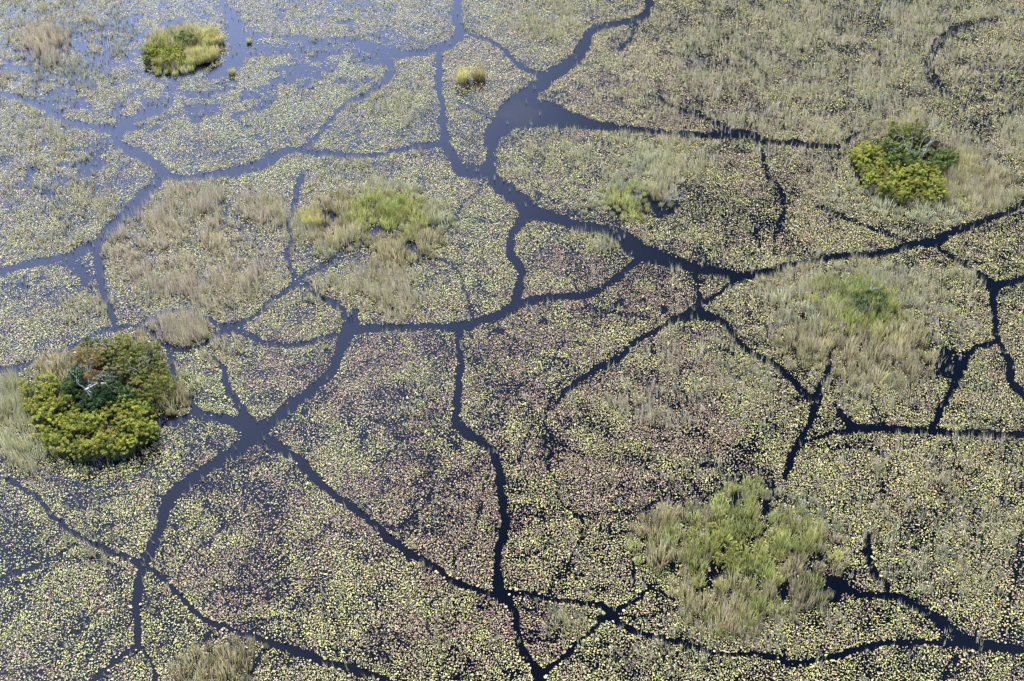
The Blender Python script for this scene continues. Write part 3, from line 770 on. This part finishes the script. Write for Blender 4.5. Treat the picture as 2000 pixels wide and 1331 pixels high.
scatter('grass_clump', V_GRY, [(0,740),(40,745),(60,800),(62,850),(90,890),(60,900),(0,905)], 1.7, 1.2,
        'grey-green grass clump left of the round left island', 'grass', 'grey grass by the left island', seed=9)
scatter('leafy_shrub', S_DRK, z1([(400,620),(560,560),(700,640),(740,760),(640,850),(450,800)]), .85, .9,  # dark filler shrubs, added so the bare hollow reads as deep shade
        'low dark shrub added to darken the hollow under the orange-leaved tree', 'shrub', 'low shrubs added to darken the orange tree hollow', .36, .6, seed=10)
# ---- right island
scatter('papyrus_clump', P_YEL + P_GRN, z4([(240,390),(440,380),(560,440),(560,560),(720,580),(860,640),(1130,600),(1170,700),(1210,850),(1000,880),(820,890),(600,840),(430,730),(330,600),(250,480)]), 1.3, 2.2,
        'yellow papyrus clump along the front of the right island', 'papyrus', 'yellow papyrus on the right island', seed=11)
scatter('leafy_shrub', S_MID, z4([(500,300),(720,330),(880,400),(1050,350),(1250,420),(1330,490),(1240,550),(900,590),(720,550),(600,450)]), 1.7, 2.4,
        'green leafy shrub around the bare white tree of the right island', 'shrub', 'shrubs on the right island', seed=12)
scatter('papyrus_clump', P_OLV, z4([(640,180),(900,170),(1040,230),(1020,300),(900,300),(660,270)]), 1.5, 2.2,
        'olive papyrus clump behind the bare white tree of the right island', 'papyrus', 'olive papyrus on the right island', seed=13)
scatter('reed_clump', V_TAN, z4([(560,110),(800,70),(1000,130),(900,170),(640,180)]), 1.5, 1.6,
        'pale reed clump at the far edge of the right island', 'reeds', 'reeds behind the right island', seed=14)
scatter('reed_clump', V_TAN, z4([(1230,620),(1400,460),(1640,520),(1800,640),(1900,800),(1700,880),(1500,960),(1290,930),(1240,800)]), 1.8, 1.6,
        'tan reed clump in the bed right of the right island', 'reeds', 'reeds right of the right island', seed=15)
scatter('sedge_clump', V_GRN, z4([(1330,380),(1450,400),(1480,560),(1330,600)]), 1.5, 1.6,
        'green sedge clump between the shrubs and reeds of the right island', 'sedge', 'sedges on the right island', seed=16)
scatter('grass_clump', V_GRY, z4([(250,700),(420,760),(520,880),(620,960),(500,970),(330,880)]), 1.5, 1.3,
        'grey-green grass clump along the front left edge of the right island', 'grass', 'grass before the right island', seed=17)
scatter('grass_clump', V_GRY, z4([(700,930),(1200,900),(1400,1000),(1200,1080),(800,1060)]), 1.7, 1.3,
        'grey-green grass clump in front of the yellow papyrus of the right island', 'grass', 'grass below the right island', seed=18)
# ---- small island in open water at the top left
scatter('papyrus_clump', P_YEL, z3([(300,610),(480,490),(700,530),(850,560),(880,700),(700,760),(500,780),(360,730)]), 1.15, 2.2,
        'bright yellow papyrus clump on the left of the small open-water island', 'papyrus', 'yellow papyrus on the small island', .6, .85, seed=21)
scatter('sedge_clump', V_GRN + V_TAN, z3([(480,310),(900,190),(1250,210),(1400,240),(1300,420),(900,540),(560,450)]), 1.15, 1.5,
        'green sedge clump on the back of the small open-water island', 'sedge', 'sedges on the small island', seed=22)
scatter('grass_tussock', variants('grass_tussock', 3, 520, n=200, rad=.8, hmin=1.4, hmax=2.2, lean=.2, table_b=TANB, table_t=GLDT, bias=(-.5, .45)), z3([(1280,300),(1450,260),(1560,420),(1480,480),(1320,440)]), 1.1, 1.3,
        'golden grass tussock leaning right over the edge of the small island', 'grass', 'leaning grass on the small island', seed=23, rz=0)
scatter('grass_tussock', V_TUS, z3([(1050,600),(1500,560),(1540,680),(1300,740),(1080,760)]), 1.1, 1.5,
        'pale golden grass tussock on the front right of the small island', 'grass', 'front tussocks on the small island', .7, .9, seed=24)
scatter('sedge_clump', V_GRN + V_TAN + V_TUS, z3([(560,780),(900,700),(1080,780),(980,880),(650,880)]), 1.1, 1.3,
        'straw and olive sedge clump on the front of the small open-water island', 'sedge', 'front sedges on the small island', .8, 1.0, seed=25)
scatter('leafy_shrub', S_MID, z3([(880,330),(1000,300),(1180,400),(1100,440),(900,400)]), 1.3, 1.9,
        'green leafy shrub in the middle of the small open-water island', 'shrub', 'shrubs on the small island', .6, .75, seed=26)
# ---- reed mound left of centre
scatter('sedge_clump', V_GRN, z5([(880,270),(1300,230),(1550,300),(1500,540),(1400,700),(1150,620),(900,600),(700,540),(720,370)]), 1.25, 1.5,
        'green sedge clump on the reed mound left of centre', 'sedge', 'sedges on the centre-left mound', seed=31, holes=((730,456,1.2),(800,484,1.4),(652,426,1.9),(848,446,1.4)))
scatter('sedge_clump', V_BRT, z5([(1130,340),(1250,340),(1250,420),(1120,430)]), 1.0, 1.8,
        'bright green sedge clump at the heart of the centre-left reed mound', 'sedge', 'bright sedges on the centre-left mound', seed=32)
scatter('reed_clump', V_TAN, z5([(420,280),(640,230),(720,370),(640,480),(420,470)]), 1.3, 1.6,
        'pale reed clump on the left of the centre-left mound', 'reeds', 'pale reeds left of the centre-left mound', seed=33, holes=((645,422,1.5),))
scatter('grass_tussock', V_TUS, z5([(150,430),(360,420),(360,560),(170,580)]), 1.3, 1.6,
        'tan tussock standing in water at the far left of the centre-left mound', 'grass', 'tussocks left of the centre-left mound', .7, .9, seed=34)
scatter('reed_clump', V_TAN, z5([(440,620),(760,580),(830,700),(700,780),(460,800),(420,720)]), 1.4, 1.6,
        'tan reed clump below the centre-left mound, above the narrow inlet', 'reeds', 'reeds above the inlet', .7, 1.0, seed=35, holes=((730,456,1.2),(800,484,1.5),(652,430,1.8)))
scatter('reed_clump', V_TAN, z5([(1010,720),(1290,720),(1360,880),(1280,1000),(1060,960)]), 1.2, 1.6,
        'brown reed clump hanging below the centre-left mound', 'reeds', 'reeds below the centre-left mound', seed=36, holes=((730,456,1.2),(800,484,1.5),(652,430,1.8)))
scatter('reed_clump', V_TAN, z5([(1430,620),(1700,600),(1700,800),(1600,880),(1440,830)]), 1.3, 1.6,
        'tan reed clump at the lower right of the centre-left mound', 'reeds', 'reeds right of the centre-left mound', .75, 1.0, seed=37, holes=((848,446,1.6),(802,484,1.5)))
scatter('grass_clump', V_GRY, z5([(1560,420),(1750,330),(1900,480),(1880,580),(1600,560)]), 1.4, 1.4,
        'grey grass clump at the right end of the centre-left mound', 'grass', 'grass right of the centre-left mound', seed=38)
scatter('grass_clump', V_GRY, z5([(850,130),(1350,120),(1500,230),(900,240)]), 1.5, 1.4,
        'pale grass clump along the back of the centre-left mound', 'grass', 'grass behind the centre-left mound', seed=39)
# ---- thin reeds right of centre
scatter('sedge_clump', V_GRY + V_GRN, z6([(420,660),(740,650),(820,780),(700,900),(500,870)]), 1.2, 1.5,
        'pale green sedge clump left of the dark hollow right of centre', 'sedge', 'sedges left of the dark hollow', .8, 1.05, seed=41)
scatter('sedge_clump', V_GRN, z6([(720,920),(860,900),(860,1040),(700,1040)]), 1.1, 1.3,
        'yellow-green sedge clump below the dark hollow right of centre', 'sedge', 'sedges below the dark hollow', .7, .9, seed=42)
scatter('grass_clump', V_GRY, z6([(720,240),(1300,230),(1310,640),(1150,760),(900,720),(720,640)]), 1.5, 1.4,
        'pale upright grass clump behind the dark hollow right of centre', 'grass', 'grass behind the dark hollow', .8, 1.1, seed=43, holes=((1262,392,1.6),(1290,395,1.5)))
scatter('reed_clump', V_TAN, z6([(980,700),(1190,660),(1200,850),(1060,830)]), 1.1, 1.5,
        'tan reed clump over the back edge of the dark hollow', 'reeds', 'reeds over the dark hollow', .7, .95, seed=44, holes=((1265,395,1.3),))
scatter('grass_clump', V_GRY, z6([(200,850),(430,870),(420,1000),(250,1000)]), 1.3, 1.2,
        'brownish grass clump at the left of the dark hollow', 'grass', 'grass left of the dark hollow', .6, .85, seed=45)
# ---- reed mound on the right with the dark green hollow
scatter('sedge_clump', V_GRN, t6([(900,310),(1080,290),(1300,340),(1330,500),(1240,600),(1120,620),(960,560),(880,430)]), 1.45, 1.5,
        'yellow-green sedge clump ringing the green bush of the right-hand reed mound', 'sedge', 'sedges of the right-hand mound', seed=51)
scatter('sedge_clump', V_BRT, t6([(1010,330),(1180,310),(1290,420),(1270,500),(1180,540),(1050,520),(990,430)]), 1.4, 1.8,
        'bright green sedge clump around the dark core of the right-hand mound', 'sedge', 'bright sedges of the right-hand mound', seed=57, fringe=False, holes=((1698,618,2.0),))
scatter('leafy_shrub', S_DRK, t6([(1060,400),(1190,390),(1210,480),(1090,500)]), 1.2, 1.4,
        'dark green bush in the core of the right-hand reed mound', 'shrub', 'bushes of the right-hand mound', .5, .75, seed=52)
scatter('reed_clump', V_TAN, t6([(680,600),(880,560),(900,640),(870,760),(740,740)]), 1.35, 1.6,
        'tan reed clump left of the inlet below the right-hand mound', 'reeds', 'reeds left of the inlet', seed=53)
scatter('reed_clump', V_TAN, t6([(970,640),(1150,640),(1300,570),(1470,580),(1490,680),(1410,800),(1220,850),(1000,800)]), 1.35, 1.6,
        'tall tan reed clump in the bed below the right-hand mound', 'reeds', 'reeds below the right-hand mound', seed=54, holes=((1622,690,1.3),))
scatter('grass_clump', V_GRY, t6([(880,260),(1250,230),(1420,360),(1460,520),(1340,540),(1300,330),(1080,280),(900,310)]), 1.7, 1.3,
        'grey grass clump around the back of the right-hand mound', 'grass', 'grass of the right-hand mound', seed=55)
scatter('grass_clump', V_GRY, t6([(640,400),(860,340),(900,540),(700,580)]), 1.7, 1.3,
        'pale grass clump on the left flank of the right-hand mound', 'grass', 'grass left of the right-hand mound', seed=56)
# ---- big reed bed at the lower right
scatter('sedge_clump', V_GRN, t9([(260,330),(420,260),(520,300),(560,370),(720,320),(820,420),(760,560),(650,620),(560,720),(330,700),(240,560)]), 1.3, 1.5,
        'green sedge clump in the middle of the big lower right reed bed', 'sedge', 'sedges of the big reed bed', seed=61, holes=((1437,985,1.3),(1497,1000,1.5),(1391,1125,1.2),(1529,1168,1.2),(1620,1135,1.2),(1313,1108,.9),(1470,1075,.7),(1590,1090,1.1),(1415,1040,.6),(1345,1075,.6)))
scatter('papyrus_clump', P_GRN, t9([(260,440),(330,430),(400,560),(560,620),(460,680),(300,640)]), 1.4, 1.5,
        'low yellow-green papyrus clump in the middle of the big lower right reed bed', 'papyrus', 'papyrus of the big reed bed', .6, .8, seed=62, holes=((1437,985,1.3),(1497,1000,1.5),(1391,1125,1.2),(1529,1168,1.2),(1620,1135,1.2),(1313,1108,.9),(1470,1075,.7),(1590,1090,1.1),(1415,1040,.6),(1345,1075,.6)))
scatter('reed_clump', V_TAN + V_TAN + V_GRN, t9([(-170,420),(0,330),(240,330),(230,560),(280,720),(560,740),(680,630),(830,440),(960,560),(900,700),(840,760),(860,860),(600,900),(420,960),(250,930),(120,870),(80,680),(-80,600)]), 1.2, 1.6,
        'reed clump around the edge of the big lower right reed bed', 'reeds', 'reeds of the big reed bed', seed=63, holes=((1437,985,1.3),(1497,1000,1.5),(1391,1125,1.2),(1529,1168,1.2),(1620,1135,1.2),(1313,1108,.9),(1470,1075,.7),(1590,1090,1.1),(1415,1040,.6),(1345,1075,.6)))
scatter('sedge_clump', V_GRN, t9([(420,220),(500,200),(530,300),(430,310)]), 1.2, 1.5,
        'sedge clump jutting out between two dark slots behind the big reed bed', 'sedge', 'sedges between the dark slots', seed=64, holes=((1437,985,1.3),(1497,1000,1.5),(1391,1125,1.2),(1529,1168,1.2),(1620,1135,1.2),(1313,1108,.9),(1470,1075,.7),(1590,1090,1.1),(1415,1040,.6),(1345,1075,.6)))
scatter('grass_clump', V_GRY, t9([(600,250),(780,280),(900,400),(820,420),(620,310)]), 1.4, 1.3,
        'grey grass clump right of the big lower right reed bed', 'grass', 'grass of the big reed bed', seed=65)
# ---- reed bed at the bottom edge
scatter('reed_clump', V_TAN, t7([(960,1290),(1000,1180),(1160,1110),(1330,1050),(1420,1110),(1380,1200),(1300,1290),(1250,1400),(1000,1400)]), 1.3, 1.5,
        'pale leaning reed clump in the bed at the bottom edge beside the channel', 'reeds', 'reeds at the bottom edge', seed=71)
# ---- lone tussocks
def lone(name, protos, x, y, label, cat, s=1.0, seed=1, idx=0):
    rng = np.random.default_rng(seed); gx, gy = px2g(x, y)
    return place(name, protos[idx % len(protos)], float(gx), float(gy), rng, label, cat, None, s, 0.0)
lone('grass_tussock', V_TUS, 903, 160, 'larger golden tussock of the pair standing on the lily pads at top centre', 'grass', 1.35, 81, 0)
lone('grass_tussock', V_TUS, 936, 156, 'smaller pale tussock on the right of the golden pair at top centre', 'grass', 1.1, 82, 1)
lone('grass_tussock', V_TUS, 453, 146, 'tiny tan tussock in open water below right of the small island', 'grass', .6, 83, 2)
lone('grass_tussock', V_TUS, 487, 84, 'tiny tussock in open water right of the small island', 'grass', .45, 84, 3)
lone('reed_clump', V_TAN, 82, 92, 'brown reed clump beside a dark gap at the far top left', 'reeds', 1.15, 85, 0)
lone('reed_clump', V_TAN, 112, 88, 'brown reed clump, right of its pair at the far top left', 'reeds', 1.1, 86, 1)

# ------------------------------------------------------------------ trees and dead wood
def limb(p0, p1, r0, r1, rng, n=6, wob=.12):
    p0 = np.array(p0, float); p1 = np.array(p1, float); L = np.linalg.norm(p1 - p0)
    t = np.linspace(0, 1, n)[:, None]; P = p0 * (1 - t) + p1 * t
    P[1:-1] += rng.normal(size=(n - 2, 3)) * wob * L * .5
    return P, np.linspace(r0, r1, n)
def branching(rng, p0, p1, r0, depth, parts, tips, spread=.8):
    P, Rr = limb(p0, p1, r0, r0 * .45, rng); parts.append(tube(P, Rr))
    if depth == 0: tips.append(P[-1]); return
    d = P[-1] - P[0]; L = np.linalg.norm(d)
    for k in range(int(rng.integers(2, 4))):
        a = P[int(rng.integers(2, len(P)))]
        nd = d / L + rng.normal(size=3) * spread; nd /= np.linalg.norm(nd)
        branching(rng, a, a + nd * L * rng.uniform(.45, .75), r0 * .5, depth - 1, parts, tips, spread)
    tips.append(P[-1])

def orange_tree():
    x, y = px2g(177, 784); rng = np.random.default_rng(3)
    t = empty('orange_leaved_tree', (float(x), float(y), .2))
    tag(t, 'tall half-dead tree with orange-brown foliage and white branches on the round island', 'tree')
    tr = [tube(*limb((0, 0, -.2), (.6, .2, 4.6), .15, .08, rng, 8), 7), tube(*limb((0, 0, .3), (-1.0, -.2, 3.2), .09, .05, rng, 7), 6),
          tube(*limb((0, 0, .5), (1.1, .1, 3.6), .09, .05, rng, 7), 6)]
    v, f = join(tr); link('trunk', build_mesh('trunk', v, [f], M_DEAD, smooth=True), t)
    ends = [(-1.9, .5, 6.2), (-.9, .9, 7.4), (.4, .9, 7.9), (1.3, .5, 7.0), (2.0, .3, 5.2), (2.2, -.2, 4.0), (-1.7, -.3, 5.0), (.3, -.6, 5.9), (1.4, -.7, 4.6), (-1.1, -.9, 3.8), (.6, -.8, 3.2)]
    cs = []; ends = [(a + .17 * c, b, c) for a, b, c in ends]
    for i, e in enumerate(ends):
        parts = []; tips = []
        st = (.55, .2, 4.3) if e[2] > 5.7 else ((1.0, .1, 3.3) if e[0] > 0 else (-.9, -.2, 3.0))
        branching(rng, st, e, .042, 2, parts, tips, .5)
        v, f = join(parts); link('branch', build_mesh('branch', v, [f], M_DEAD, smooth=True), t)
        if e[0] < 2.0 and e[2] > 4.2: cs += [p for p in tips]
    tab = [((.38, .23, .07), 4), ((.44, .31, .10), 3), ((.27, .24, .07), 3), ((.20, .21, .06), 2)]
    lay = np.array([(-1.3, .3, 7.0, .8), (-.4, .5, 7.5, .9), (.5, .4, 7.1, .7), (-1.4, 0, 6.1, .6), (-.3, .1, 5.8, .7), (.7, -.1, 5.6, .65), (1.0, .2, 6.4, .5), (.5, -.3, 4.5, .6), (-.2, -.3, 4.1, .5), (.3, -.2, 3.5, .4)])
    lay[:, 0] += .17 * lay[:, 2]
    sub = np.repeat(lay, 8, 0); sub[:, :3] += rng.normal(size=(len(sub), 3)) * sub[:, 3:4] * np.array([.55, .5, .22]); 
    V, F, C = leaves(rng, sub[:, :3], sub[:, 3] * .6, 45, .095, tab, .4)
    link('crown', build_mesh('crown', V, [F], M_LEAF, C), t)['kind'] = 'stuff'
orange_tree()

def dead_tree(name, x, y, label, stems, seed, r=.1, depth=2, spread=.45, cat='dead tree', z=.2):
    gx, gy = px2g(x, y); rng = np.random.default_rng(seed)
    t = empty(name, (float(gx), float(gy), z)); tag(t, label, cat)
    tr = [tube(*limb((0, 0, -.2), (0, 0, .9), r * 1.4, r, rng), 7)]
    v, f = join(tr); link('trunk', build_mesh('trunk', v, [f], M_DEAD, smooth=True), t)
    for e in stems:
        parts = []; tips = []
        branching(rng, (0, 0, .8), e, r * .8, depth, parts, tips, spread)
        v, f = join(parts); link('branch', build_mesh('branch', v, [f], M_DEAD, smooth=True), t)
    return t
dead_tree('dead_tree', 1786, 325, 'bare white dead tree standing in the middle of the right island', [(-1.4, .6, 5.6), (.4, .5, 6.6), (1.9, 0, 4.6), (-.6, -.6, 3.0), (1.2, -.5, 3.0), (-2.0, 0, 3.6)], 5, .065)
dead_tree('dead_tree', 193, 682, 'small bare white fork at the back of the round left island', [(-.7, .2, 2.8), (.7, .1, 3.2)], 6, .06, 1)
dead_tree('dead_tree', 277, 742, 'small bare grey-brown tree among olive papyrus on the round left island', [(-1.3, .2, 2.9), (.2, .2, 3.2), (1.5, 0, 3.1)], 7, .06, 2)
dead_tree('dead_tree', 1697, 582, 'bare white sticks above the green bush of the right-hand mound', [(-1.1, .4, 3.0), (.3, .6, 3.2), (1.5, -.2, 2.4)], 8, .045, 1)
dead_tree('dead_shrub', 1306, 398, 'fan of bleached dead stems right of the dark hollow', [(-.5, .2, 2.6), (.2, .4, 2.8), (.9, .2, 2.6), (1.6, 0, 2.0), (2.2, -.2, 1.4), (1.8, -.6, 1.0), (-1.0, 0, 2.2)], 9, .045, 1, .25, 'dead shrub', 0)
dead_tree('dead_shrub', 1190, 378, 'few bleached stems at the left end of the dark hollow', [(-.8, .2, 2.0), (-.4, .3, 2.4), (-1.3, 0, 1.5)], 10, .035, 1, .25, 'dead shrub', 0)
def log(x, y, pts, r, label):
    gx, gy = px2g(x, y); rng = np.random.default_rng(int(x))
    v, f = tube(pts, np.linspace(r, r * .4, len(pts)), 6)
    o = link('dead_branch', build_mesh('dead_branch', v, [f], M_DEAD, smooth=True), None, (float(gx), float(gy), 0)); tag(o, label, 'dead branch')
log(216, 782, [(-.8, .3, 2.4), (-.2, .2, 2.5), (.3, 0, 2.0), (.6, -.1, 1.2), (.7, -.2, .1)], .1, 'curved white dead branch bending over the dark shrub of the round island')
